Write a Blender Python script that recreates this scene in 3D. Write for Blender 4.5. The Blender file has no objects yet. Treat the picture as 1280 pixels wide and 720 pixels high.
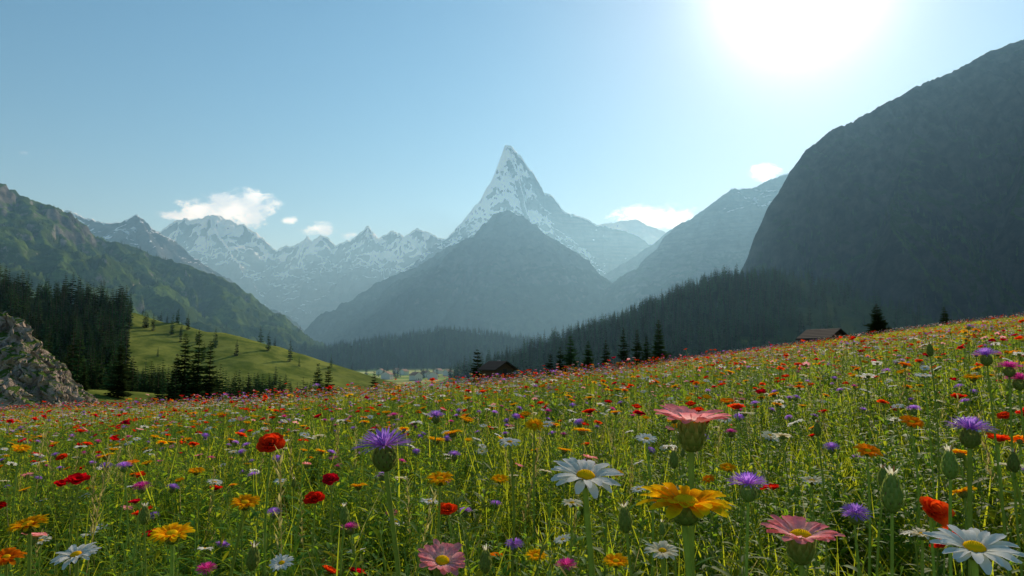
import bpy, math, random
import numpy as np
from mathutils import Vector, Matrix, Euler
rng=np.random.default_rng(7); random.seed(7)
R=random.uniform
sc=bpy.context.scene
sc.view_settings.view_transform='Standard'; sc.view_settings.look='None'; sc.view_settings.exposure=0
PITCH=math.radians(6); F=853.33; CZ=0.78
SUN_AZ=math.radians(24); SUN_EL=math.radians(28.5)
SUN=Vector((math.sin(SUN_AZ)*math.cos(SUN_EL),math.cos(SUN_AZ)*math.cos(SUN_EL),math.sin(SUN_EL)))
def tan2(px,py):
    u=(px-640)/F; v=(360-py)/F; c=math.cos(PITCH); s=math.sin(PITCH)
    y=c-v*s; return u/y,(s+v*c)/y
def at(px,py,Y):
    a,b=tan2(px,py); return (a*Y,Y,CZ+b*Y)
# ---------------------------------------------------------------- noise
perm=rng.permutation(256); 
def perlin(x,y):
    x=np.asarray(x,float); y=np.asarray(y,float)
    xi=np.floor(x).astype(int); yi=np.floor(y).astype(int); xf=x-xi; yf=y-yi
    u=xf**3*(xf*(xf*6-15)+10); v=yf**3*(yf*(yf*6-15)+10)
    def g(ix,iy,dx,dy):
        a=perm[(perm[ix&255]+iy)&255]*(2*np.pi/256); return np.cos(a)*dx+np.sin(a)*dy
    a=g(xi,yi,xf,yf); b=g(xi+1,yi,xf-1,yf); c=g(xi,yi+1,xf,yf-1); d=g(xi+1,yi+1,xf-1,yf-1)
    return 1.4*((a+(b-a)*u)+((c+(d-c)*u)-(a+(b-a)*u))*v)
def fbm(x,y,o=5):
    s=0;a=1;f=1;n=0
    for i in range(o): s=s+a*perlin(x*f+i*17.3,y*f-i*9.1); n+=a; a*=.5; f*=2.03
    return s/n
def ridged(x,y,o=5):
    s=0;a=1;f=1;n=0
    for i in range(o): s=s+a*(1-2*np.abs(perlin(x*f+i*11.7,y*f+i*5.3))); n+=a; a*=.5; f*=2.1
    return s/n
def sstep(t): t=np.clip(t,0,1); return t*t*(3-2*t)
def cones(X,Y,polys,s,K=0,w=1,ax=1,ay=1):
    best=np.full(X.shape,-1e9); bd=np.zeros(X.shape); bs=np.zeros(X.shape)
    Xs=X*ax; Ys=Y*ay
    for pi,poly in enumerate(polys):
        cum=pi*5000.
        for A,B in zip(poly[:-1],poly[1:]):
            ax_,ay_=A[0]*ax,A[1]*ay; dx=B[0]*ax-ax_; dy=B[1]*ay-ay_; L2=dx*dx+dy*dy+1e-9
            t=np.clip(((Xs-ax_)*dx+(Ys-ay_)*dy)/L2,0,1)
            d=np.hypot(Xs-ax_-t*dx,Ys-ay_-t*dy)
            z=A[2]+(B[2]-A[2])*t-(s*d+K*(1-np.exp(-d/w)))
            m=z>best
            best=np.where(m,z,best); bd=np.where(m,d,bd); bs=np.where(m,cum+t*math.sqrt(L2),bs)
            cum+=math.sqrt(L2)
    return best,bd,bs
# ---------------------------------------------------------------- terrain
LEFT=[(-700,430,120),(-337,450,46),at(150,388,450),at(280,415,450),at(370,440,450),at(435,465,445),(-118,430,-40)]
RIGHT=[at(590,468,830),at(620,450,810),at(700,428,800),at(760,413,800),at(840,384,800),at(920,345,820),at(950,335,860),at(1010,400,900)]
MID=[at(340,445,1800),at(380,437,1800),at(430,432,1800),at(490,422,1800),at(560,412,1850),at(620,418,1900),at(700,430,1900)]
def H(x,y):
    x=np.asarray(x,float); y=np.asarray(y,float)
    r=np.hypot(x,y)
    a=.066+.048/(1+np.exp(-x/8)); xc=np.clip(x,-120,110)
    mead=a*xc-.019*np.clip(y,-50,150)-1.9*np.exp(-((x+7)/28)**2)*sstep((y-20)/70)
    mead=mead+.10*perlin(x/5,y/5)*sstep((r-2)/6)+.5*perlin(x/31+3,y/31)*sstep((r-15)/25)
    yc=82+np.clip(x,-80,80)*.18; wd=90+210/(1+np.exp(-(x+10)/14))
    low=-25+17*sstep((-x-55)/80)*sstep((390-y)/200)+1.2*fbm(x/160,y/160,3)
    t=sstep((y-yc)/wd)
    z=mead*(1-t)+low*t
    for pts,s,k,nz in ((LEFT,.33,3,3),(RIGHT,.40,4,5),(MID,.28,6,6)):
        hz,_,_=cones(x,y,[pts],s)
        hz=hz+nz*fbm(x/90,y/90,4)
        q=np.clip((hz-z)/k,-30,30)
        far=sstep((y-140)/60)
        z=z+k*np.log1p(np.exp(q))*far
    return z
def forest(x,y):
    b=x/np.maximum(y,1)
    n=fbm(x/45,y/45,3)
    yl=np.where(b<-.56,560,355-40*(b+.56)/.28)
    l=(b<-.275+.05*n)&(y>238+100*n)&(y<yl+40*n)&(n<.5)
    r=(b>-.10+.08*n)&(b<.44+.2*n)&(y>430+np.clip(.12-b,0,1)*900+80*n)&(y<1050)&(H(x,y)>-21)
    m=(b>-.34)&(b<.2)&(y>1480)&(y<2400)&(n>-.45)
    return l|r|m
# ---------------------------------------------------------------- node helpers
class NT:
    def __init__(s,name):
        s.m=bpy.data.materials.new(name); s.m.use_nodes=True; s.t=s.m.node_tree; s.t.nodes.clear()
        s.out=s.n('ShaderNodeOutputMaterial')
    def n(s,k,**kw):
        q=s.t.nodes.new(k)
        for a,b in kw.items(): setattr(q,a,b)
        return q
    def l(s,a,b): s.t.links.new(a,b)
    def put(s,sock,v):
        if hasattr(v,'links'): s.l(v,sock)
        elif isinstance(v,tuple) and len(v)==3 and sock.type=='RGBA': sock.default_value=(*v,1)
        else: sock.default_value=v
    def M(s,op,a,b=0.,c=None,clamp=False):
        q=s.n('ShaderNodeMath',operation=op,use_clamp=clamp); s.put(q.inputs[0],a); s.put(q.inputs[1],b)
        if c is not None: s.put(q.inputs[2],c)
        return q.outputs[0]
    def mix(s,f,a,b,bt='MIX'):
        q=s.n('ShaderNodeMix',data_type='RGBA',blend_type=bt); s.put(q.inputs[0],f); s.put(q.inputs[6],a); s.put(q.inputs[7],b); return q.outputs[2]
    def noise(s,vec,scale,detail=5,rough=.55,out=0):
        q=s.n('ShaderNodeTexNoise'); s.l(vec,q.inputs['Vector']); q.inputs['Scale'].default_value=scale; q.inputs['Detail'].default_value=detail; q.inputs['Roughness'].default_value=rough; return q.outputs[out]
    def ramp(s,v,lo,hi):
        q=s.n('ShaderNodeMapRange',interpolation_type='SMOOTHSTEP'); s.put(q.inputs[0],v); q.inputs[1].default_value=lo; q.inputs[2].default_value=hi; return q.outputs[0]
    def bump(s,h,st,dist):
        q=s.n('ShaderNodeBump'); q.inputs['Strength'].default_value=st; q.inputs['Distance'].default_value=dist; s.put(q.inputs['Height'],h); return q.outputs[0]
    def bsdf(s,col,rough=.8,spec=.3,nrm=None):
        if spec==0:
            q=s.n('ShaderNodeBsdfDiffuse'); s.put(q.inputs[0],col)
        else:
            q=s.n('ShaderNodeBsdfPrincipled'); s.put(q.inputs['Base Color'],col); s.put(q.inputs['Roughness'],rough); q.inputs['Specular IOR Level'].default_value=spec
        if nrm is not None: s.l(nrm,q.inputs['Normal'])
        return q.outputs[0]
    def fin(s,sh): s.l(sh,s.out.inputs[0]); return s.m
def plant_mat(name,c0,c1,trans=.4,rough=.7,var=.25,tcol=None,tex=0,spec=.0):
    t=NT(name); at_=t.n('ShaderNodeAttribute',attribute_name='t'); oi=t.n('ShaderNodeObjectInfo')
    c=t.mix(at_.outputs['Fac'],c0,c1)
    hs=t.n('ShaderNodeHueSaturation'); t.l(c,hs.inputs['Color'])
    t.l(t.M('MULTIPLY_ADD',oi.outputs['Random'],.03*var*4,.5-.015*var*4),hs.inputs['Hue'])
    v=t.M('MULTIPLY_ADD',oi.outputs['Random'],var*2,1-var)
    nrm=None
    if tex:
        tc=t.n('ShaderNodeTexCoord'); nz=t.noise(tc.outputs['Object'],tex,4,.65); v=t.M('MULTIPLY',v,t.M('MULTIPLY_ADD',nz,1.1,.45)); nrm=t.bump(nz,.5,.0012)
    t.l(v,hs.inputs['Value'])
    a=t.bsdf(hs.outputs[0],rough,spec,nrm)
    if trans>0:
        tr=t.n('ShaderNodeBsdfTranslucent')
        if tcol: t.l(t.mix(.75 if not tex else .45,hs.outputs[0],tcol),tr.inputs[0])
        else: t.l(hs.outputs[0],tr.inputs[0])
        mx=t.n('ShaderNodeMixShader'); mx.inputs[0].default_value=trans; t.l(a,mx.inputs[1]); t.l(tr.outputs[0],mx.inputs[2]); a=mx.outputs[0]
    return t.fin(a)
MT={
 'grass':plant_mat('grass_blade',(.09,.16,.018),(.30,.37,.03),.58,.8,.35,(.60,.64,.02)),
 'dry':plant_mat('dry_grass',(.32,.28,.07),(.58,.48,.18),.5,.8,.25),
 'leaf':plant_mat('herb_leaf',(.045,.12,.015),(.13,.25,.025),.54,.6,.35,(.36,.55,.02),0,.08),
 'stem':plant_mat('stem_green',(.14,.22,.04),(.26,.34,.07),.45,.6,.2,(.42,.54,.07),90,.05),
 'calyx':plant_mat('calyx_green',(.17,.26,.05),(.36,.40,.12),.48,.8,.25,(.50,.56,.10),260),
 'brown':plant_mat('bract_brown',(.20,.15,.06),(.24,.12,.06),.25,.7,.2),
 'white':plant_mat('petal_white',(.80,.79,.68),(.88,.87,.84),.5,.6,.05),
 'cream':plant_mat('petal_cream',(.75,.66,.36),(.84,.81,.66),.45,.6,.08),
 'pink':plant_mat('petal_pink',(.94,.64,.60),(.94,.26,.30),.54,.6,.1,None,220),
 'yellow':plant_mat('petal_yellow',(.92,.30,.005),(.95,.62,.01),.52,.6,.12,None,160),
 'orange':plant_mat('petal_orange',(.88,.18,.005),(.95,.34,.008),.52,.6,.15),
 'red':plant_mat('petal_red',(.66,.012,.006),(.92,.04,.010),.52,.6,.2,None,180),
 'purple':plant_mat('petal_purple',(.50,.14,.62),(.50,.28,.84),.52,.6,.15),
 'magenta':plant_mat('petal_magenta',(.52,.03,.20),(.80,.08,.44),.5,.6,.2),
 'disc':plant_mat('flower_disc',(.78,.32,.005),(.92,.60,.01),.1,.8,.1),
 'dark':plant_mat('poppy_centre',(.02,.02,.015),(.05,.04,.02),.0,.8,.1),
 'needle':plant_mat('conifer_needles',(.014,.030,.012),(.050,.088,.025),.2,.8,.5),
}
def bark():
    t=NT('bark'); tc=t.n('ShaderNodeTexCoord'); n=t.noise(tc.outputs['Object'],6,5)
    return t.fin(t.bsdf(t.mix(n,(.05,.035,.025),(.13,.09,.06)),.9,.2,t.bump(n,.6,.05)))
MT['bark']=bark()
# ---------------------------------------------------------------- mesh builder
class MB:
    def __init__(s): s.v=[];s.f=[];s.m=[];s.t=[];s.mats=[]
    def mi(s,k):
        if k not in s.mats: s.mats.append(k)
        return s.mats.index(k)
    def xf(s,i0,Mx):
        for i in range(i0,len(s.v)): s.v[i]=tuple(Mx@Vector(s.v[i]))
    def obj(s,name,link=True,smooth=True):
        me=bpy.data.meshes.new(name); me.from_pydata(s.v,[],s.f)
        me.polygons.foreach_set('material_index',s.m); me.polygons.foreach_set('use_smooth',[smooth]*len(s.f))
        at_=me.attributes.new('t','FLOAT','POINT'); at_.data.foreach_set('value',s.t)
        for k in s.mats: me.materials.append(MT[k] if isinstance(k,str) else k)
        o=bpy.data.objects.new(name,me)
        if link: sc.collection.objects.link(o)
        return o
WS={'daisy':[.45,.75,.92,1,.9,.35],'tooth':[.3,.55,.8,1,1.02,.62],'floret':[.3,.4,.5,.8,1,.05],
    'leaf':[.25,.75,1,.85,.5,.03],'poppy':[.3,.8,1.1,1.25,1.05,.6],'blade':[.8,1,.9,.7,.42,.04],'bract':[.9,1,.9,.7,.4,.05]}
def petal(mb,base,az,e0,e1,L,W,mat,n=5,cup=.2,shape='daisy',flat=False,wr=0,daz=0):
    k=mb.mi(mat); p=Vector(base); i0=len(mb.v); ws=WS[shape]
    for i in range(n+1):
        t=i/n; e=e0+(e1-e0)*t; a=az+daz*t
        ca,sa,ce,se=math.cos(a),math.sin(a),math.cos(e),math.sin(e)
        if i: p=p+Vector((ce*ca,ce*sa,se))*(L/n)
        w=W*.5*ws[min(5,int(round(t*5)))] if n==5 else W*.5*float(np.interp(t*5,range(6),ws))
        sd=Vector((-sa,ca,0)); nr=Vector((-se*ca,-se*sa,ce))
        q1=p-sd*w+nr*(cup*w+R(-wr,wr)*W); q2=p+sd*w+nr*(cup*w+R(-wr,wr)*W)
        if flat: mb.v+= [tuple(q1),tuple(q2)]; mb.t+=[t,t]
        else:
            c=p+nr*R(-wr,wr)*W*.6
            if shape=='tooth' and i==n: c=c+Vector((ce*ca,ce*sa,se))*(L*.05)
            mb.v+=[tuple(q1),tuple(c),tuple(q2)]; mb.t+=[t,t,t]
    st=2 if flat else 3
    for i in range(n):
        for j in range(st-1):
            a=i0+i*st+j; mb.f.append((a,a+1,a+st+1,a+st)); mb.m.append(k)
def tube(mb,pts,r0,r1,mat,seg=6):
    k=mb.mi(mat); i0=len(mb.v); n=len(pts)
    for i,p in enumerate(pts):
        p=Vector(p); d=(Vector(pts[min(i+1,n-1)])-Vector(pts[max(i-1,0)])).normalized()
        a=d.orthogonal().normalized() if abs(d.z)<.9 else Vector((1,0,0)).cross(d).normalized(); b=d.cross(a)
        r=r0+(r1-r0)*i/(n-1)
        for j in range(seg):
            q=p+(a*math.cos(j*2*math.pi/seg)+b*math.sin(j*2*math.pi/seg))*r; mb.v.append(tuple(q)); mb.t.append(i/(n-1))
    for i in range(n-1):
        for j in range(seg):
            a=i0+i*seg+j; b=i0+i*seg+(j+1)%seg; mb.f.append((a,b,b+seg,a+seg)); mb.m.append(k)
def lathe(mb,prof,mat,seg=12):
    k=mb.mi(mat); i0=len(mb.v); n=len(prof)
    for i,(r,z) in enumerate(prof):
        for j in range(seg):
            a=j*2*math.pi/seg; mb.v.append((r*math.cos(a),r*math.sin(a),z)); mb.t.append(i/(n-1))
    for i in range(n-1):
        for j in range(seg):
            a=i0+i*seg+j; b=i0+i*seg+(j+1)%seg; mb.f.append((a,b,b+seg,a+seg)); mb.m.append(k)
def bracts(mb,prof,rows,per,L,W,mat):
    zs=[p[1] for p in prof]; rs=[p[0] for p in prof]
    for r in range(rows):
        z=zs[0]+(zs[-1]-zs[0])*(r+.15)/(rows+.6); rad=float(np.interp(z,zs,rs))
        slope=(float(np.interp(z+.001,zs,rs))-rad)/.001
        e=math.atan2(1,slope) if slope>-3 else 1.8
        for j in range(per):
            a=(j+.5*(r%2))*2*math.pi/per+R(-.06,.06)
            petal(mb,(rad*1.0*math.cos(a),rad*1.0*math.sin(a),z),a,e-.35,e+.0,L*R(.85,1.15),W,mat,n=3,cup=-.25,shape='bract')
HEADS={'daisy':('white',.22),'cream':('cream',.35),'pink':('pink',.72),'marigold':('yellow',.42),'orange':('orange',.4),
       'knapweed':('purple',.85),'magenta':('magenta',.75),'poppy':('red',.2),'bud':('calyx',.1)}
def head(mb,kind,W,det):
    Rr=W/2; pm,hc=HEADS[kind]; Hc=hc*Rr
    sg=12 if det>1 else 6
    if kind in('daisy','cream','pink','marigold','orange'):
        cr={'daisy':.24,'cream':.22,'pink':.28,'marigold':.28,'orange':.25}[kind]*Rr
        mid=.31*Rr if kind in('pink','marigold') else cr
        prof=[(.07*Rr,-Hc),(mid*.7,-Hc*.82),(mid,-Hc*.5),(mid*.98,-Hc*.2),(cr*.95,0)]
        if det>0:
            lathe(mb,prof,'calyx',sg)
            if det>1: bracts(mb,prof,4,12,Hc*.36+.05*Rr,.14*Rr,'calyx')
        n,lay,pw={'daisy':(13,2,.24),'cream':(11,2,.26),'pink':(13,2,.30),'marigold':(12,3,.27),'orange':(10,3,.32)}[kind]
        if det<2: lay=1; n=int(n*(1.0 if det==1 else .7)); pw*=1.5
        for l in range(lay):
            for j in range(n):
                a=(j+l/lay)*2*math.pi/n+R(-.1,.1); L=(Rr-cr*.8)*R(.82,1.08)*(1-.1*l)
                e0=.32+.18*l+R(-.08,.08); e1=-.18+.12*l+R(-.25,.2)
                if kind=='pink': e0+=.15;e1+=.25
                petal(mb,(cr*.8*math.cos(a),cr*.8*math.sin(a),.01*Rr*l),a,e0,e1,L,pw*Rr*R(.75,1.1),pm,n=5 if det>1 else (3 if det==1 else 2),
                      cup=.3,shape='daisy' if kind in('daisy','cream') else 'tooth',wr=.06 if det>1 else 0,flat=det==0,daz=R(-.14,.14))
        dm='disc'
        lathe(mb,[(cr,0),(cr*.95,cr*.28),(cr*.7,cr*.5),(cr*.35,cr*.58),(0.0001,cr*.58)],dm,sg)
        if det>1:
            k=mb.mi(dm)
            for i in range(90):
                rr=cr*.97*math.sqrt((i+.5)/90); a=i*2.39996; z=cr*.58*(1-(rr/cr)**3); s=cr*.075
                b=len(mb.v)
                for j in range(4): mb.v.append((rr*math.cos(a)+s*math.cos(j*1.57),rr*math.sin(a)+s*math.sin(j*1.57),z-s*.3)); mb.t.append(.1)
                mb.v.append((rr*math.cos(a)*1.03,rr*math.sin(a)*1.03,z+s*R(1.2,2.2))); mb.t.append(1)
                for j in range(4): mb.f.append((b+j,b+(j+1)%4,b+4)); mb.m.append(k)
    elif kind in('knapweed','magenta'):
        m=.36*Rr
        prof=[(.08*Rr,-Hc),(m*.75,-Hc*.85),(m*1.05,-Hc*.6),(m,-Hc*.35),(m*.66,-Hc*.12),(m*.6,0)]
        if det>0: lathe(mb,prof,'calyx',sg)
        if det>1: bracts(mb,prof,6,13,Hc*.24,.12*Rr,'calyx'); bracts(mb,prof,5,10,Hc*.13,.05*Rr,'brown')
        nf=120 if det>1 else(26 if det==1 else 10)
        for i in range(nf):
            q=math.sqrt((i+.5)/nf); a=i*2.39996; e=1.45-1.3*q+R(-.12,.12); L=Rr*(.45+.45*q)*R(.85,1.1)
            petal(mb,(m*.5*q*math.cos(a),m*.5*q*math.sin(a),-.02*Rr),a,e,e-.35*q+R(-.1,.15),L,Rr*(.085 if det>1 else .2 if det==1 else .4),pm,n=4 if det>1 else 2,cup=.3,shape='floret',flat=det<2)
    elif kind=='poppy':
        if det>0: lathe(mb,[(.1*Rr,-Hc),(.3*Rr,-Hc*.5),(.3*Rr,0)],'calyx',sg)
        for l in range(4 if det>1 else (2 if det==1 else 1)):
            n=[5,5,6,6][l]
            for j in range(n):
                a=(j+.5*l)*2*math.pi/n+R(-.15,.15)
                petal(mb,(.06*Rr*math.cos(a),.06*Rr*math.sin(a),0),a,.7+.22*l+R(-.15,.15),.1+.3*l+R(-.35,.35),Rr*R(.85,1.1)*(1-.15*l),Rr*.9*(1-.13*l),pm,n=5 if det>1 else 2,cup=.28,shape='poppy',wr=.08 if det>0 else 0,flat=det==0)
        if det>0: lathe(mb,[(.12*Rr,.05*Rr),(.15*Rr,.2*Rr),(.09*Rr,.28*Rr),(.0001,.3*Rr)],'dark',6)
    elif kind=='bud':
        prof=[(.12*Rr,-.1*Rr),(.58*Rr,.4*Rr),(.8*Rr,1.1*Rr),(.66*Rr,1.9*Rr),(.42*Rr,2.6*Rr),(.25*Rr,3.0*Rr)]
        lathe(mb,prof,'calyx',sg)
        if det>1: bracts(mb,prof,7,9,.75*Rr,.3*Rr,'calyx'); bracts(mb,prof,4,7,.35*Rr,.12*Rr,'brown')
        for j in range(9): 
            a=j*.7; petal(mb,(.2*Rr*math.cos(a),.2*Rr*math.sin(a),2.8*Rr),a,R(1.,1.4),R(.8,1.3),.9*Rr,.25*Rr,'brown' if R(0,1)<.4 else 'cream',n=2,flat=True)
    return Hc
def plant(kind,Ht,W,lean=(0,0),tilt=(0,0),det=2,leaves=6,sr=.0022):
    mb=MB()
    Rm=Matrix.Rotation(tilt[0],4,'X')@Matrix.Rotation(tilt[1],4,'Y')
    top=Vector((lean[0],lean[1],Ht))
    i0=len(mb.v); Hc=head(mb,kind,W,det); mb.xf(i0,Matrix.Translation(top)@Rm)
    bot=top-(Rm@Vector((0,0,1)))*Hc*.96
    ns=9 if det>1 else (5 if det==1 else 2); pts=[]
    wx,wy=R(-.012,.012),R(-.012,.012)
    for i in range(ns+1):
        t=i/ns; q=t**1.5
        pts.append((bot.x*q+wx*math.sin(t*6.28),bot.y*q+wy*math.sin(t*6.28),bot.z*t))
    tube(mb,pts,sr*1.3,sr*.85,'stem',7 if det>1 else 3)
    for i in range(leaves):
        t=R(.05,.82)**.8 if det>1 else R(.1,.8); p=pts[int(t*ns)]
        a=R(0,6.28); L=R(.05,.11)*(1.15-t)
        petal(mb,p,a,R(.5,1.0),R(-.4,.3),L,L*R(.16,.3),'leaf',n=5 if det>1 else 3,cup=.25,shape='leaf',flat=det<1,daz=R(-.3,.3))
    return mb
# ---------------------------------------------------------------- scatter
def scatter(name,P,Rt,S,I,protos):
    col=bpy.data.collections.new(name+'_parts')
    for k,o in enumerate(protos): o.name=f'{name}_part_{k:02d}'; col.objects.link(o)
    me=bpy.data.meshes.new(name); me.vertices.add(len(P)); me.vertices.foreach_set('co',np.asarray(P,np.float32).ravel())
    a=me.attributes.new('rot','FLOAT_VECTOR','POINT'); a.data.foreach_set('vector',np.asarray(Rt,np.float32).ravel())
    a=me.attributes.new('sc','FLOAT_VECTOR','POINT'); 
    S=np.asarray(S,np.float32); S=np.repeat(S[:,None],3,1) if S.ndim==1 else S
    a.data.foreach_set('vector',S.ravel())
    a=me.attributes.new('idx','INT','POINT'); a.data.foreach_set('value',np.asarray(I,np.int32))
    o=bpy.data.objects.new(name,me); sc.collection.objects.link(o)
    ng=bpy.data.node_groups.new(name,'GeometryNodeTree')
    ng.interface.new_socket('Geometry',in_out='INPUT',socket_type='NodeSocketGeometry'); ng.interface.new_socket('Geometry',in_out='OUTPUT',socket_type='NodeSocketGeometry')
    N=ng.nodes; gi=N.new('NodeGroupInput'); go=N.new('NodeGroupOutput'); ip=N.new('GeometryNodeInstanceOnPoints'); ci=N.new('GeometryNodeCollectionInfo')
    ci.inputs['Collection'].default_value=col; ci.inputs['Separate Children'].default_value=True; ci.inputs['Reset Children'].default_value=True
    def na(nm,dt): q=N.new('GeometryNodeInputNamedAttribute'); q.data_type=dt; q.inputs['Name'].default_value=nm; return q.outputs['Attribute']
    L=ng.links.new; e=N.new('FunctionNodeEulerToRotation'); L(na('rot','FLOAT_VECTOR'),e.inputs[0])
    L(gi.outputs[0],ip.inputs['Points']); L(ci.outputs[0],ip.inputs['Instance']); ip.inputs['Pick Instance'].default_value=True
    L(na('idx','INT'),ip.inputs['Instance Index']); L(e.outputs[0],ip.inputs['Rotation']); L(na('sc','FLOAT_VECTOR'),ip.inputs['Scale']); L(ip.outputs[0],go.inputs[0])
    md=o.modifiers.new('scatter','NODES'); md.node_group=ng
    return o
def wedge(n,r1,r2,half=47):
    r=np.sqrt(rng.uniform(r1*r1,r2*r2,n)); a=np.radians(rng.uniform(-half,half,n)); return r*np.sin(a),r*np.cos(a)
def place(x,y,dz=0): return np.stack([x,y,H(x,y)+dz],1)
def rots(n,tilt=.12): return np.stack([rng.normal(0,tilt,n),rng.normal(0,tilt,n),rng.uniform(0,6.28,n)],1)
# ---------------------------------------------------------------- ground
def grid_obj(name,X,Y,Z,mat,attrs={},cut=None,smooth=True):
    n,m=X.shape; V=np.stack([X,Y,Z],-1).reshape(-1,3)
    i=np.arange(n*m).reshape(n,m); Q=np.stack([i[:-1,:-1],i[:-1,1:],i[1:,1:],i[1:,:-1]],-1).reshape(-1,4)
    if cut is not None:
        k=(V[:,2]>cut)[Q].any(1); Q=Q[k]
    me=bpy.data.meshes.new(name); me.vertices.add(len(V)); me.vertices.foreach_set('co',V.astype(np.float32).ravel())
    me.loops.add(Q.size); me.loops.foreach_set('vertex_index',Q.astype(np.int32).ravel())
    me.polygons.add(len(Q)); me.polygons.foreach_set('loop_start',np.arange(0,Q.size,4,dtype=np.int32)); 
    me.polygons.foreach_set('use_smooth',np.full(len(Q),smooth))
    for k,v in attrs.items():
        a=me.attributes.new(k,'FLOAT','POINT'); a.data.foreach_set('value',np.asarray(v,np.float32).ravel())
    me.update(calc_edges=True); me.validate(); me.materials.append(mat)
    o=bpy.data.objects.new(name,me); sc.collection.objects.link(o); return o
def ground_mat():
    t=NT('meadow_ground'); g=t.n('ShaderNodeNewGeometry'); p=g.outputs['Position']
    n1=t.noise(p,.06,7,.65); n2=t.noise(p,3.,6,.7); n3=t.noise(p,.012,5,.6)
    c=t.mix(n2,(.06,.10,.02),(.16,.21,.04)); c2=t.mix(t.ramp(n1,.35,.65),(.075,.11,.02),(.21,.235,.05))
    sp=t.n('ShaderNodeSeparateXYZ'); t.l(p,sp.inputs[0])
    far=t.ramp(sp.outputs[1],30,120); c=t.mix(far,c,c2)
    vo=t.n('ShaderNodeTexVoronoi'); vo.inputs['Scale'].default_value=.011; t.l(p,vo.inputs['Vector'])
    vs=t.n('ShaderNodeSeparateColor'); t.l(vo.outputs['Color'],vs.inputs[0])
    fld=t.mix(vs.outputs[0],(.18,.30,.05),(.46,.46,.18)); c=t.mix(t.M('MULTIPLY',t.ramp(sp.outputs[1],520,680),t.ramp(sp.outputs[2],5,-10)),c,fld)
    c=t.mix(t.M('MULTIPLY',t.M('MULTIPLY',t.ramp(n3,.45,.62),far),.55),c,(.055,.08,.02))
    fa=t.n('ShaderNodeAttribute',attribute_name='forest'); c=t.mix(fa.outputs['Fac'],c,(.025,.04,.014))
    return t.fin(t.bsdf(c,.95,0,t.bump(n2,.6,.15)))
an=np.radians(np.concatenate([np.linspace(-180,-52,50)[:-1],np.linspace(-52,52,420),np.linspace(52,180,50)[1:]]))
rr=np.concatenate([[0.01],np.geomspace(.4,14000,400)])
A,RR=np.meshgrid(an,rr); GX=RR*np.sin(A); GY=RR*np.cos(A); GZ=H(GX,GY)
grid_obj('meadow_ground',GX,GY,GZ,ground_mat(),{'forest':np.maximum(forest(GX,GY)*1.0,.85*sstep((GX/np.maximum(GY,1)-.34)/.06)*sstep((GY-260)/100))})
# ---------------------------------------------------------------- mountains
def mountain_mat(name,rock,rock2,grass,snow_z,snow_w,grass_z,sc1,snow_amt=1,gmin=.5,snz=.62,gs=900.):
    t=NT(name); g=t.n('ShaderNodeNewGeometry'); p=g.outputs['Position']; sp=t.n('ShaderNodeSeparateXYZ'); t.l(p,sp.inputs[0]); z=sp.outputs[2]
    sn=t.n('ShaderNodeSeparateXYZ'); t.l(g.outputs['Normal'],sn.inputs[0]); nz=sn.outputs[2]
    n1=t.noise(p,sc1,8,.6); n2=t.noise(p,sc1*7,8,.65)
    mp=t.n('ShaderNodeMapping'); mp.inputs['Scale'].default_value=(.3,.3,3.) if snow_amt else (1.,.6,.8); t.l(p,mp.inputs[0]); ns=t.noise(mp.outputs[0],sc1*5,6,.6)
    c=t.mix(t.ramp(t.M('ADD',t.M('MULTIPLY',n1,.4),t.M('MULTIPLY',ns,.6)),.38,.62),rock,rock2)
    c=t.mix(t.ramp(n2,.35,.7),c,t.mix(.5,c,(.02,.022,.025)),)
    gf=t.M('ADD',nz,t.M('MULTIPLY',t.M('SUBTRACT',n2,.5),.9)); gf=t.M('ADD',gf,t.M('MULTIPLY',t.M('SUBTRACT',n1,.5),.6)); gf=t.M('SUBTRACT',gf,t.M('DIVIDE',t.M('SUBTRACT',z,grass_z),gs))
    gf=t.ramp(gf,gmin,gmin+.2)
    gcol=t.mix(t.ramp(n1,.35,.65),grass,tuple(q*.45 for q in grass)); gcol=t.mix(t.ramp(n2,.4,.65),gcol,tuple(q*.4 for q in grass))
    c=t.mix(gf,c,gcol)
    if snow_amt:
        sf=t.M('DIVIDE',t.M('SUBTRACT',z,snow_z),snow_w); sf=t.M('ADD',sf,t.M('MULTIPLY',t.M('SUBTRACT',n2,.5),2.)); sf=t.M('ADD',sf,t.M('MULTIPLY',t.M('SUBTRACT',n1,.5),4.))
        sf=t.M('ADD',sf,t.M('MULTIPLY',t.M('SUBTRACT',nz,snz),4.5)); c=t.mix(t.M('MULTIPLY',t.ramp(sf,.0,.3),snow_amt),c,(.88,.90,.92))
    return t.fin(t.bsdf(c,.9,0,t.bump(t.M('ADD',n1,n2),1.,.12/sc1*.4)))
MFUN={}
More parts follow.
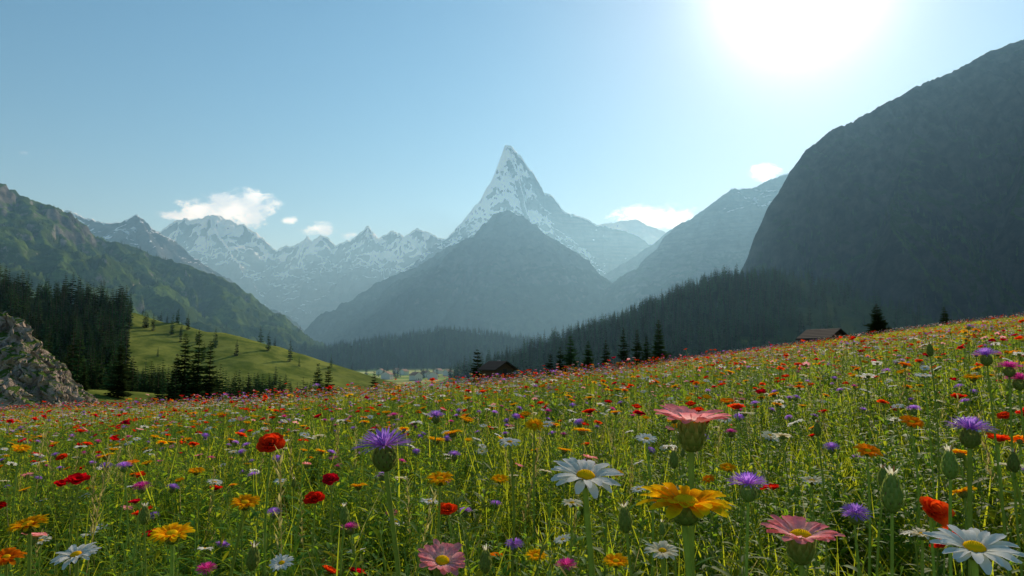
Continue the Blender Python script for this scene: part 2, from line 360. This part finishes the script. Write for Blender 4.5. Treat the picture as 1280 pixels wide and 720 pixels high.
def mountain(name,polys,s,K,w,mat,res=(380,300),ax=1,ay=1,warp=(40,300),gully=(80,260,200),rough=(20,90),xpad=1.0,front=None,back=500,xlim=None,jag=.45,crag=None,smooth=True):
    polys=[[at(*q) for q in pl] for pl in polys]
    allp=np.array([q for pl in polys for q in pl]); hmax=allp[:,2].max(); ext=hmax/s
    x0,x1=allp[:,0].min()-ext*.5*xpad,allp[:,0].max()+ext*.5*xpad
    if xlim: x0,x1=max(x0,xlim[0]),min(x1,xlim[1])
    y0,y1=allp[:,1].min()-(front or ext),allp[:,1].max()+back
    def fn(X,Y):
        Xw=X+warp[0]*fbm(X/warp[1],Y/warp[1],4); Yw=Y+warp[0]*2*fbm(X/warp[1]+40,Y/warp[1]+7,4)
        z,d,b=cones(Xw,Yw,polys,s,K,w,ax,ay)
        z=z+gully[0]*(ridged(b/gully[1],d/(gully[1]*3.5),5)-.35)*(1-np.exp(-d/gully[2]))
        z=z+rough[0]*ridged(X/rough[1],Y/rough[1],6)*(jag+(1-jag)*(1-np.exp(-d/rough[1])))-rough[0]*.3
        return z
    X,Y=np.meshgrid(np.linspace(x0,x1,res[0]),np.linspace(y0,y1,res[1]))
    MFUN[name]=fn; Z=fn(X,Y)
    if crag:
        a,l=crag; X2=X+a*ridged(X/l+9,Z/l+Y/l*.6,5); Y2=Y-a*1.3*ridged(X/l+Y/l*.5,Z/l*1.4,5); Z=Z+a*.5*ridged(X/l*1.7,Y/l*1.7,5); X,Y=X2,Y2
    return grid_obj(name,X,Y,Z,mat,cut=-70,smooth=smooth)
rk=mountain_mat('rock_peak',(.05,.056,.066),(.18,.17,.165),(.05,.07,.03),1200,550,-200,.0024,1,.8,.58)
def P(pl,Y): return [(a,b,Y) for a,b in pl]
mountain('matterhorn_peak',[P([(632,178),(628,200),(617,228),(603,258),(588,285),(570,298),(540,312),(510,345)],7000),
   P([(632,178),(640,181),(650,192),(658,203),(667,214),(680,236),(691,243),(706,262),(722,266),(745,277),(770,281),(800,292),(840,320)],7000),
   [(632,178,7000),(648,215,6850),(655,250,6650),(668,285,6350),(700,310,6000),(745,335,5500)]],
   1.05,440,150,rk,res=(760,500),warp=(22,240),gully=(180,250,145),rough=(88,195),jag=.2)
mountain('foreground_pyramid_mountain',[P([(385,428),(410,405),(440,375),(470,352),(520,333),(560,308),(600,292),(620,268),(635,261),(650,270),(665,285),(700,310),(740,345),(775,375),(820,410)],4500),
   [(635,262,4500),(615,300,4250),(590,345,3850),(560,390,3400)],[(560,308,4500),(520,360,4000),(480,400,3500)]],
   .72,60,60,mountain_mat('rock_front',(.028,.034,.032),(.08,.08,.07),(.03,.05,.018),2500,500,450,.004,0,.5),res=(560,400),warp=(40,250),gully=(160,220,120),rough=(38,100))
mountain('snowy_mountain_range',[P([(120,300),(180,290),(205,285),(228,275),(262,267),(290,272),(320,290),(345,312),(362,303),(385,293),(392,303),(400,291),(415,303),(440,300),(455,287),(462,283),(475,293),(490,288),(505,292),(520,284),(545,293),(575,312),(620,330)],8500),
   [(262,267,8500),(290,320,7900),(330,370,7200)],[(462,284,8500),(430,330,7900),(400,380,7200)],[(385,296,8500),(370,340,8000)],[(225,276,8500),(215,310,8000)]],
   .72,220,130,mountain_mat('rock_snow',(.065,.07,.08),(.19,.18,.175),(.06,.08,.04),1130,420,0,.0013,1,.75,.64),res=(720,340),warp=(60,300),gully=(205,260,150),rough=(145,290),jag=.5)
mountain('dark_rocky_ridge',[P([(-40,250),(0,255),(70,262),(100,266),(130,276),(150,279),(172,267),(190,280),(215,300),(250,325),(285,348),(330,385),(385,425)],4500),[(172,267,4500),(200,320,4100),(240,370,3700)]],
   .7,60,60,mountain_mat('rock_ridge',(.05,.055,.058),(.13,.13,.12),(.045,.07,.03),960,240,300,.003,1,.65,.66),res=(480,300),warp=(40,220),gully=(110,200,120),rough=(48,130),jag=.5)
mountain('green_mountain',[[(-180,150,1900),(-60,205,2000),(0,232,2100),(28,240,2120),(60,262,2150),(100,287,2200),(140,300,2250),(200,320,2300),(250,336,2350),(285,350,2400),(325,382,2450),(392,432,2500)],
   [(28,240,2120),(60,300,1850),(100,350,1550),(130,385,1300)],[(140,300,2250),(190,350,1950),(230,385,1700)],[(-60,205,2000),(-60,290,1600),(-20,350,1250)],[(250,336,2350),(290,380,2050)]],
   .62,25,40,mountain_mat('green_slopes',(.07,.068,.06),(.24,.22,.19),(.09,.15,.022),3000,500,550,.008,0,.56),res=(640,460),warp=(45,190),gully=(135,150,80),rough=(42,80))
mountain('far_right_range',[P([(700,300),(745,281),(770,277),(792,273),(812,280),(835,291),(870,300),(950,300)],9500)],.7,120,120,rk,res=(360,180),warp=(60,300),gully=(120,260,200),rough=(110,260),front=1500)
gm=mountain_mat('rock_right',(.05,.058,.06),(.12,.12,.12),(.045,.065,.03),1500,500,500,.004,0,.6)
mountain('hazy_right_mountain',[P([(690,392),(715,375),(745,352),(790,322),(838,288),(870,270),(950,250)],5600)],.7,60,60,gm,res=(300,220),gully=(110,200,150),rough=(35,110))
mountain('right_mountain',[P([(730,425),(770,395),(800,360),(825,318),(842,283),(870,267),(895,250),(915,236),(940,234),(965,224),(1010,205),(1100,190)],4000),[(915,236,4000),(890,300,3600),(860,350,3200)]],
   .75,40,50,mountain_mat('rock_right2',(.04,.046,.046),(.11,.11,.10),(.05,.075,.03),1250,300,450,.005,.6,.55),res=(480,340),ax=1.15,warp=(35,200),gully=(110,180,110),rough=(38,100))
mountain('steep_dark_mountain',[[(895,500,1420),(906,445,1420),(914,400,1420),(925,345,1400),(940,300,1400),(960,255,1400),(985,215,1390),(1010,184,1380),(1040,160,1370),(1090,136,1350),(1150,103,1330),(1190,88,1320),(1230,64,1310),(1280,45,1300),(1400,5,1280),(1560,-30,1250),(1800,-60,1200)],
   [(1150,103,1330),(1130,200,1150),(1110,290,950)],[(1280,45,1300),(1290,150,1120),(1270,260,900)]],
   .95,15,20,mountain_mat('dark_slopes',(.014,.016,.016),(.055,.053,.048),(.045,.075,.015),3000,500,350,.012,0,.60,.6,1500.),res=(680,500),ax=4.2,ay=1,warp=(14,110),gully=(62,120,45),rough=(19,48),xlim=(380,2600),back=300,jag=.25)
def outcrop_mat():
    t=NT('outcrop_rock'); g=t.n('ShaderNodeNewGeometry'); p=g.outputs['Position']
    n1=t.noise(p,.35,8,.65); n2=t.noise(p,1.6,8,.7)
    c=t.mix(t.ramp(n1,.35,.65),(.52,.40,.32),(.27,.21,.17)); c=t.mix(t.ramp(n2,.5,.72),c,(.09,.07,.06))
    sn=t.n('ShaderNodeSeparateXYZ'); t.l(g.outputs['Normal'],sn.inputs[0]); c=t.mix(t.ramp(t.M('ADD',sn.outputs[2],t.M('MULTIPLY',n1,.8)),.92,1.12),c,(.08,.13,.025))
    return t.fin(t.bsdf(c,.9,0,t.bump(t.M('ADD',n1,n2),1,.5)))
mountain('rock_outcrop',[[(-200,370,150),(-60,380,140),(-10,389,128),(18,399,127),(40,418,126),(62,450,125),(82,479,124),(104,514,124)],[(18,399,127),(25,438,121),(30,480,117)]],
   1.15,1,2,outcrop_mat(),res=(380,300),warp=(2.5,9),gully=(3.2,5,1.5),rough=(2.8,6),front=14,back=25,xlim=(-150,-60),crag=(1.5,3.6),smooth=False)
# ---------------------------------------------------------------- conifers
def conifer(h,hi,fat=.19):
    mb=MB(); tube(mb,[(0,0,-1.0),(0,0,h*.35),(0,0,h*.97)],h*.014+.05,.02,'bark',6 if hi else 4)
    k=mb.mi('needle'); nw=30 if hi else 15
    for w in range(nw):
        f=.07+.92*(w/nw)+R(-.01,.01); nb=9 if hi else 7
        Rad=h*fat*(1-f)**.8*R(.72,1.15)*min(1,.65+f*2.2)+.012*h; a0=R(0,6.28)
        for b in range(nb):
            if R(0,1)<.12: continue
            a=a0+b*2*math.pi/nb+R(-.2,.2); L=Rad*R(.6,1.25); z0=f*h+R(-.01,.01)*h; dr=R(.25,.5)*(1.1-f*.7)
            ca,sa=math.cos(a),math.sin(a)
            def pt(t,s,dz=0):
                return (ca*L*t-sa*s, sa*L*t+ca*s, z0-dr*L*t+.25*L*t*t+dz)
            if hi:
                ns=5
                for q in range(ns):
                    t0=(q+.3)/ns
                    for sd in(-1,1):
                        wl=L*.36*(1.15-t0*.75)*R(.7,1.3); i0=len(mb.v); dz=-wl*R(.15,.6)
                        mb.v+=[pt(t0-.06,0),pt(t0+.12,0),pt(t0+.3,sd*wl,dz),pt(t0+.08,sd*wl*.8,dz*1.1)]; mb.t+=[.2,.3,1,.7]
                        mb.f.append((i0,i0+1,i0+2,i0+3)); mb.m.append(k)
                i0=len(mb.v); mb.v+=[pt(.7,-.05*L),pt(.7,.05*L),pt(1.08,0)]; mb.t+=[.4,.4,1]; mb.f.append((i0,i0+1,i0+2)); mb.m.append(k)
            else:
                for sd in(-1,1):
                    i0=len(mb.v); wl=L*.34; dz=-L*R(.1,.3)
                    mb.v+=[pt(.05,0),pt(1,0),pt(.85,sd*wl*.6,dz),pt(.4,sd*wl,dz)]; mb.t+=[.1,1,.9,.6]
                    mb.f.append((i0,i0+1,i0+2,i0+3)); mb.m.append(k)
    return mb
lo=[conifer(18,False,R(.13,.2)).obj('c',False,False) for _ in range(6)]
def fpts(n,x0,x1,y0,y1):
    x=rng.uniform(x0,x1,n); y=rng.uniform(y0,y1,n); m=forest(x,y); return x[m],y[m]
FX=[];FY=[]
for n,b in((7000,(-520,-50,150,600)),(7500,(-110,520,400,1050)),(13000,(-720,480,1380,2400))):
    x,y=fpts(n,*b); FX.append(x);FY.append(y)
x=rng.uniform(-300,-110,260); y=rng.uniform(330,500,260); m=(fbm(x/40,y/40,2)>.12); FX.append(x[m]);FY.append(y[m])
x=rng.uniform(180,700,1100); y=rng.uniform(380,900,1100); m=(x/y>.36)&(fbm(x/40,y/40,3)>-.1); FX.append(x[m]);FY.append(y[m])
x=rng.uniform(-300,-20,260); y=rng.uniform(700,1450,260); m=(x/y>-.25)&(fbm(x/90,y/90,2)>.1); FX.append(x[m]);FY.append(y[m])
FX=np.concatenate(FX);FY=np.concatenate(FY); n=len(FX); S=rng.uniform(.5,1.3,n)
bb=FX/FY; S=S*np.where((FY<560)&(FX<-40),np.where(bb<-.56,.92,.68),1)
scatter('conifer_forest',place(FX,FY,-.3),rots(n,.02),np.stack([S*rng.uniform(.85,1.2,n),S*rng.uniform(.85,1.2,n),S],1),rng.integers(0,6,n),lo)
Pm=[]
for nm,n,b,zm,th in(('green_mountain',8000,(-1700,-400,900,2350),420,.05),('steep_dark_mountain',10000,(430,1500,640,1400),300,-.02)):
    x=rng.uniform(b[0],b[1],n); y=rng.uniform(b[2],b[3],n); z=MFUN[nm](x,y); g=H(x,y)
    m=(z>g)&(z<zm+250*fbm(x/150,y/150,3))&(fbm(x/120+5,y/120,4)>th); Pm.append(np.stack([x[m],y[m],z[m]-1],1))
Pm=np.concatenate(Pm); n=len(Pm)
scatter('mountainside_trees',Pm,rots(n,.02),rng.uniform(.4,.9,n),rng.integers(0,6,n),[o.copy() for o in lo])
for (px,top,Y,fat) in[(106,450,205,.2),(152,424,205,.22),(233,414,215,.17),(250,411,218,.18),(264,424,215,.18),(222,440,212,.2),(398,452,260,.2),(411,455,262,.2),(468,462,250,.2),
    (597,434,150,.24),(688,440,145,.24),(700,432,150,.22),(713,417,152,.24),(735,425,155,.24),(757,423,160,.17),(779,407,158,.16),(796,410,155,.18),(808,418,160,.2),(823,398,155,.2),
    (1095,378,108,.36),(1180,382,140,.25)]:
    a,b=tan2(px,top); x=a*Y; g=float(H(np.array([x]),np.array([float(Y)]))[0]); h=CZ+b*Y-g
    o=conifer(h,True,fat).obj('conifer_tree',True,False); o.location=(x,Y,g)
# ---------------------------------------------------------------- chalets
def wood(name,c0,c1,sc_):
    t=NT(name); tc=t.n('ShaderNodeTexCoord'); mp=t.n('ShaderNodeMapping'); mp.inputs['Scale'].default_value=(1,1,8); t.l(tc.outputs['Object'],mp.inputs[0]); n=t.noise(mp.outputs[0],sc_,6)
    w=t.n('ShaderNodeTexWave',bands_direction='Z'); w.inputs['Scale'].default_value=1.2; t.l(tc.outputs['Object'],w.inputs['Vector'])
    return t.fin(t.bsdf(t.mix(n,c0,c1),.85,.1,t.bump(w.outputs[0],.5,.05)))
WALL=wood('log_wall',(.05,.03,.018),(.12,.07,.04),2); ROOF=wood('shingle_roof',(.025,.02,.016),(.06,.048,.038),3)
STONE=wood('stone_base',(.2,.19,.18),(.35,.33,.3),2); PLAST=wood('plaster_wall',(.6,.57,.5),(.75,.72,.66),2); TILE=wood('tile_roof',(.22,.12,.08),(.36,.22,.15),2)
gt=NT('window_glass'); GLASS=gt.fin(gt.bsdf((.03,.035,.04),.1,.6))
def boxm(name,x0,x1,y0,y1,z0,z1,mat,par):
    me=bpy.data.meshes.new(name); v=[(x,y,z) for x in(x0,x1) for y in(y0,y1) for z in(z0,z1)]
    me.from_pydata(v,[],[(0,1,3,2),(4,6,7,5),(0,4,5,1),(2,3,7,6),(0,2,6,4),(1,5,7,3)]); me.materials.append(mat)
    o=bpy.data.objects.new(name,me); sc.collection.objects.link(o); o.parent=par; return o
def chalet(name,x,y,w,d,h,rh,rot,z=None,wm=None,rm=None):
    wm=wm or WALL; rm=rm or ROOF
    e=bpy.data.objects.new(name,None); sc.collection.objects.link(e)
    e.location=(x,y,float(H(np.array([x]),np.array([float(y)]))[0]) if z is None else z); e.rotation_euler=(0,0,rot)
    boxm('foundation',-w/2-.1,w/2+.1,-d/2-.1,d/2+.1,-2.5,.6,STONE,e)
    me=bpy.data.meshes.new('walls'); W2,D2=w/2,d/2
    v=[(-W2,-D2,.6),(W2,-D2,.6),(W2,-D2,h),(0,-D2,h+rh),(-W2,-D2,h),(-W2,D2,.6),(W2,D2,.6),(W2,D2,h),(0,D2,h+rh),(-W2,D2,h)]
    me.from_pydata(v,[],[(0,1,2,3,4),(5,9,8,7,6),(0,4,9,5),(1,6,7,2)]); me.materials.append(wm); o=bpy.data.objects.new('walls',me); sc.collection.objects.link(o); o.parent=e
    ov=.7; sl=rh/W2
    for s in(-1,1):
        me=bpy.data.meshes.new('roof'); a=[(0,h+rh+.05),(s*(W2+ov),h-ov*sl+.05),(s*(W2+ov),h-ov*sl+.28),(0,h+rh+.28)]
        v=[(p[0],yy,p[1]) for yy in(-D2-ov,D2+ov) for p in a]; me.from_pydata(v,[],[(0,1,2,3),(4,7,6,5),(0,4,5,1),(1,5,6,2),(2,6,7,3)]); me.materials.append(rm)
        o=bpy.data.objects.new('roof_slope',me); sc.collection.objects.link(o); o.parent=e
    for k in(-1,1): boxm('window',k*w*.26-.45,k*w*.26+.45,-D2-.05,-D2+.02,1.3,2.1,GLASS,e)
    boxm('door',-.5,.5,-D2-.06,-D2+.02,.6,2.4,ROOF,e); boxm('chimney',w*.2-.25,w*.2+.25,d*.15-.25,d*.15+.25,h,h+rh+.5,STONE,e)
x,_,z=at(622,474,140); chalet('log_cabin',x,140,4.6,4.6,2.4,1.3,.7,z-.3)
x,_,z=at(1030,434,112); chalet('log_cabin',x,112,4.2,5,2.2,1.2,.5,z-.7)
for px,Y in((484,900),(505,1150),(532,1000),(548,1250),(476,1200),(520,850),(560,1100),(495,1320),(541,900)):
    a,_=tan2(px,460); chalet('village_house',a*Y,Y,13,10,6.5,3.5,R(0,3),None,PLAST,TILE)
# ---------------------------------------------------------------- meadow scatter
def tuft(nb,rad,hh,bw,n,dry=.1):
    mb=MB()
    for i in range(nb):
        a=R(0,6.28); r=rad*math.sqrt(R(0,1)); L=hh*R(.55,1.15); e0=R(1.05,1.5); 
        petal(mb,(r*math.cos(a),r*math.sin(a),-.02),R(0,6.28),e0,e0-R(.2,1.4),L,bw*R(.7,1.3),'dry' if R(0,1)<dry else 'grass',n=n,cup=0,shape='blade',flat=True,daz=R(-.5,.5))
    return mb
def herb(h,nst,det):
    mb=MB()
    for s in range(nst):
        a=R(0,6.28); lean=h*R(.05,.3); hh=h*R(.7,1.1); pts=[(lean*math.cos(a)*t**1.4,lean*math.sin(a)*t**1.4,hh*t) for t in np.linspace(0,1,6)]
        tube(mb,pts,.0022,.001,'stem',4)
        nl=26 if det else 12
        for i in range(nl):
            t=.12+.88*i/nl; p=(lean*math.cos(a)*t**1.4,lean*math.sin(a)*t**1.4,hh*t); L=R(.035,.07)*(1.2-.6*t)*(1 if det else 1.4)
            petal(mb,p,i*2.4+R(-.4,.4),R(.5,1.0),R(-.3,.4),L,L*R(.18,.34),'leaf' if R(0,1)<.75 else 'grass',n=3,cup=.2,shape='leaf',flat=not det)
    return mb
def broad(h):
    mb=MB()
    for i in range(14):
        a=R(0,6.28); petal(mb,(0,0,-.02),a,R(.9,1.45),R(-.2,.6),h*R(.6,1.1),h*R(.10,.17),'leaf',n=5,cup=.3,shape='leaf',wr=.02,daz=R(-.4,.4))
    return mb
def seedhead(h):
    mb=MB(); tube(mb,[(0,0,0),(.005,0,h*.5),(.03,0,h)],.0012,.0007,'dry',3)
    for i in range(22):
        t=.72+.3*i/22; petal(mb,(.03*min(t,1),0,h*t),i*2.4,R(.7,1.2),1.0,.022,.005,'dry',n=2,flat=True,shape='leaf')
    return mb
O=lambda m:m.obj('p',False)
near=[O(tuft(46,.07,R(.32,.48),.0058,5)) for _ in range(4)]+[O(herb(R(.34,.48),6,True)) for _ in range(4)]+[O(seedhead(.58)),O(seedhead(.5)),O(broad(.36)),O(broad(.30))]
midg=[O(tuft(34,.13,.36,.010,3)) for _ in range(3)]+[O(herb(.42,5,False)) for _ in range(3)]
farg=[O(tuft(44,.5,.40,.035,2,.15)) for _ in range(4)]
def zone(name,n,r1,r2,protos,w,smin,smax,thin=0):
    x,y=wedge(n,r1,r2)
    if thin: k=fbm(x/1.3,y/1.3,2)+rng.uniform(-.6,.6,n)>-thin; x,y=x[k],y[k]
    n=len(x); w=np.array(w,float); w/=w.sum()
    s=rng.uniform(smin,smax,n)*(1+.35*fbm(x/2.,y/2.,2)); scatter(name,place(x,y),rots(n,.12),s,rng.choice(len(protos),n,p=w),protos)
zone('meadow_grass',3800,.55,5.5,near,[3,3,3,3,3.5,3.5,3.5,3.5,.7,.7,1.8,1.8],.75,1.2,.5)
zone('meadow_grass',9500,5.,17,midg,[3,3,3,2,2,2],.85,1.3)
zone('meadow_grass',15000,16,46,[O(tuft(36,.25,.38,.020,3,.15)) for _ in range(4)],[1,1,1,1],.85,1.3)
zone('meadow_grass',16000,44,118,farg,[1,1,1,1],.8,1.3)
def flw(kind,W,h,det,leaves): return O(plant(kind,h,W,(R(-.05,.05),R(-.05,.05)),(R(-.35,.35),R(-.35,.35)),det,leaves,.0018 if det else .003))
KW=[('poppy',.060,2.8),('poppy',.052,2.6),('marigold',.056,6),('orange',.05,2),('daisy',.058,6.5),('cream',.052,4),('pink',.054,2.6),('knapweed',.052,5),('magenta',.048,2),('bud',.016,.9)]
def fzone(name,n,r1,r2,det,smin,smax,hs=(.36,.6)):
    pr=[];w=[]
    for k,W,wt in KW:
        if det==0 and k=='bud': continue
        for c in range(2): pr.append(flw(k,W*(1 if det>0 else 1.3),R(*hs),det,5 if det>0 else 0)); w.append(wt)
    x,y=wedge(n,r1,r2); k=fbm(x/4,y/4,3)+rng.uniform(-.7,.7,n)>-.3; x,y=x[k],y[k]; n=len(x); w=np.array(w)/sum(w)
    scatter(name,place(x,y),rots(n,.1),rng.uniform(smin,smax,n),rng.choice(len(pr),n,p=w),pr)
fzone('wildflowers',75,1.25,2.2,2,.8,1.0,(.44,.56))
fzone('wildflowers',900,1.9,6,2,.8,1.15)
fzone('wildflowers',8500,5.5,20,1,.85,1.35)
fzone('wildflowers',20000,18,55,0,1.,1.7)
fzone('wildflowers',18000,50,112,0,1.3,2.2,(.3,.42))
NM={'daisy':'white_daisy','cream':'cream_daisy','pink':'pink_daisy','marigold':'yellow_marigold','orange':'orange_marigold','knapweed':'purple_knapweed','magenta':'magenta_knapweed','poppy':'red_poppy','bud':'flower_bud'}
HERO=[(480,556,76,'knapweed',.055,6,-4,-.03),(865,527,102,'pink',.06,3,2,.0),(732,596,98,'daisy',.06,17,4,-.02),(857,630,116,'marigold',.062,5,3,.01),(935,604,52,'knapweed',.045,3,0,0),
(1213,535,58,'knapweed',.05,4,4,.03),(1232,443,34,'knapweed',.045,3,-6,-.03),(1262,459,32,'magenta',.04,0,6,.0),(1274,474,36,'magenta',.045,0,6,.0),(1001,671,92,'pink',.06,5,0,.0),(1218,686,104,'daisy',.06,14,-3,.02),
(553,702,64,'pink',.05,22,6,.03),(215,668,54,'marigold',.05,10,0,0),(35,656,48,'marigold',.05,12,-8,-.02),(306,629,40,'marigold',.05,12,5,.06),(8,697,40,'orange',.05,12,5,0),(95,694,54,'daisy',.055,14,-4,0),(352,704,32,'daisy',.045,22,0,0),
(338,559,36,'poppy',.065,35,5,0),(98,603,28,'poppy',.055,20,5,.04),(394,626,26,'poppy',.05,30,0,0),(413,602,22,'poppy',.05,30,0,0),(550,599,36,'marigold',.055,14,0,0),(668,532,26,'marigold',.055,30,0,0),(1165,642,44,'poppy',.06,40,10,0),
(1085,564,32,'orange',.055,25,0,.02),(1248,552,30,'poppy',.05,8,0,0),(560,640,26,'poppy',.05,30,0,0),(828,689,46,'cream',.05,14,0,0),(808,549,30,'daisy',.05,14,0,0),(637,553,30,'daisy',.05,12,0,0),(1153,668,36,'cream',.05,4,0,0),
(545,519,25,'knapweed',.045,4,0,0),(1070,641,36,'knapweed',.045,22,0,.02),(568,568,19,'knapweed',.04,4,0,0),(177,608,23,'magenta',.04,15,0,0),(258,711,26,'magenta',.04,15,0,0),(670,695,28,'marigold',.045,15,0,0),(643,680,24,'knapweed',.04,15,0,0),
(1015,601,30,'cream',.045,10,0,0),(715,629,28,'cream',.045,8,0,0),(155,582,20,'knapweed',.04,5,0,0),(342,640,20,'knapweed',.04,14,0,0),(1140,528,30,'orange',.055,25,0,0),(1188,598,22,'bud',.018,0,0,0),
(1115,640,30,'bud',.024,0,3,.01),(783,665,20,'bud',.02,0,-4,0),(843,585,14,'bud',.02,0,0,0),(1163,445,10,'bud',.018,0,0,0),(1268,590,16,'bud',.02,0,0,0),(708,706,28,'magenta',.04,10,0,0),(315,712,18,'bud',.02,0,4,0),(607,716,18,'bud',.02,0,0,0),
(430,655,14,'bud',.02,0,0,0),(180,655,14,'bud',.02,0,0,0),(1022,545,11,'bud',.016,0,0,0),(1105,610,16,'bud',.02,0,0,0),(1155,470,24,'daisy',.045,8,0,0),(245,589,22,'marigold',.045,10,0,0),(78,573,14,'poppy',.05,30,0,0),(770,702,34,'marigold',.045,12,0,0)]
for px,py,wp,k,W,tl,ts,ln in HERO:
    Y=F*W/wp; x,y,z=at(px,py,Y); bx=x-ln; by=y+R(-.02,.02); g=float(H(np.array([bx]),np.array([by]))[0])
    m=plant(k,z-g,W,(ln,y-by),(math.radians(tl),math.radians(ts)),2,int(R(9,16)),.0025 if W>.045 else .0018)
    o=m.obj(NM[k]); o.location=(bx,by,g)
# ---------------------------------------------------------------- atmosphere haze
t=NT('valley_haze'); vs=t.n('ShaderNodeVolumeScatter'); vs.inputs['Color'].default_value=(.33,.68,1,1); vs.inputs['Density'].default_value=1.45e-4; vs.inputs['Anisotropy'].default_value=.4
t.l(vs.outputs[0],t.out.inputs['Volume'])
e=boxm('valley_haze',-13000,13000,300,12500,-90,1250,t.m,None)
# ---------------------------------------------------------------- sky, sun, camera
w=bpy.data.worlds.new('World'); sc.world=w; w.use_nodes=True; wt=w.node_tree; wt.nodes.clear()
q=NT.__new__(NT); q.t=wt; out=q.n('ShaderNodeOutputWorld')
sky=q.n('ShaderNodeTexSky'); sky.sky_type='NISHITA'; sky.sun_disc=False; sky.sun_elevation=SUN_EL; sky.sun_rotation=SUN_AZ; sky.dust_density=.22; sky.air_density=1.0; sky.ozone_density=1.0; sky.altitude=1000
hs=q.n('ShaderNodeHueSaturation'); hs.inputs['Saturation'].default_value=1.2; hs.inputs['Hue'].default_value=.486; q.l(sky.outputs[0],hs.inputs['Color'])
bg=q.n('ShaderNodeBackground'); q.l(hs.outputs[0],bg.inputs[0]); bg.inputs[1].default_value=.12
tc=q.n('ShaderNodeTexCoord'); D=tc.outputs['Generated']; sp=q.n('ShaderNodeSeparateXYZ'); q.l(D,sp.inputs[0])
yy=q.M('MAXIMUM',sp.outputs[1],.05); tx=q.M('DIVIDE',sp.outputs[0],yy); tz=q.M('DIVIDE',sp.outputs[2],yy)
cb=q.n('ShaderNodeCombineXYZ'); q.put(cb.inputs[0],tx); q.put(cb.inputs[1],q.M('MULTIPLY',tz,1.6)); nz=q.noise(cb.outputs[0],30,7,.68); nz2=q.noise(cb.outputs[0],14,3)
mask=None
for px,py,wx,wy,st in((285,264,82,31,1),(308,258,48,28,1),(215,270,26,12,.8),(360,275,18,7,.7),(400,286,34,12,.8),(436,294,30,8,.5),(818,270,72,20,1),(952,216,32,16,1),(42,191,22,6,.4)):
    a,b=tan2(px,py); ddx=q.M('MULTIPLY_ADD',tx,F/wx,-a*F/wx); ddz=q.M('MULTIPLY_ADD',tz,F/wy,-b*F/wy)
    d=q.M('SQRT',q.M('MULTIPLY_ADD',ddx,ddx,q.M('MULTIPLY',ddz,ddz))); mm=q.M('MULTIPLY',q.M('SUBTRACT',1.,d,clamp=True),st)
    mask=mm if mask is None else q.M('MAXIMUM',mask,mm)
dens=q.M('ADD',mask,q.M('MULTIPLY',q.M('SUBTRACT',nz,.5),2.2)); cf=q.M('MULTIPLY',q.ramp(dens,.12,.65),q.ramp(mask,0,.15))
cf=q.M('MULTIPLY',cf,.9)
cbg=q.n('ShaderNodeBackground'); q.l(q.mix(q.ramp(nz2,.35,.65),(.52,.64,.78),(.92,1.,1.05)),cbg.inputs[0]); cbg.inputs[1].default_value=1.5
mx=q.n('ShaderNodeMixShader'); q.put(mx.inputs[0],cf); q.l(bg.outputs[0],mx.inputs[1]); q.l(cbg.outputs[0],mx.inputs[2])
dt=q.n('ShaderNodeVectorMath',operation='DOT_PRODUCT'); q.l(D,dt.inputs[0]); dt.inputs[1].default_value=SUN; dp=q.M('MAXIMUM',dt.outputs['Value'],0)
gl=q.M('ADD',q.M('MULTIPLY',q.M('POWER',dp,35.),.24),q.M('MULTIPLY',q.M('POWER',dp,250.),1.5))
gb=q.n('ShaderNodeBackground'); gb.inputs[0].default_value=(1,.97,.92,1); q.l(gl,gb.inputs[1])
ad=q.n('ShaderNodeAddShader'); q.l(mx.outputs[0],ad.inputs[0]); q.l(gb.outputs[0],ad.inputs[1]); q.l(ad.outputs[0],out.inputs[0])
sl=bpy.data.lights.new('sun','SUN'); sl.energy=5; sl.angle=math.radians(.5); sl.color=(1,.93,.80)
so=bpy.data.objects.new('sun',sl); sc.collection.objects.link(so); so.rotation_euler=SUN.to_track_quat('Z','Y').to_euler()
cd=bpy.data.cameras.new('camera'); cd.lens=24; cd.sensor_width=36; cd.clip_start=.02; cd.clip_end=60000
co=bpy.data.objects.new('camera',cd); sc.collection.objects.link(co); co.location=(0,0,CZ); co.rotation_euler=(math.pi/2+PITCH,0,0); sc.camera=co
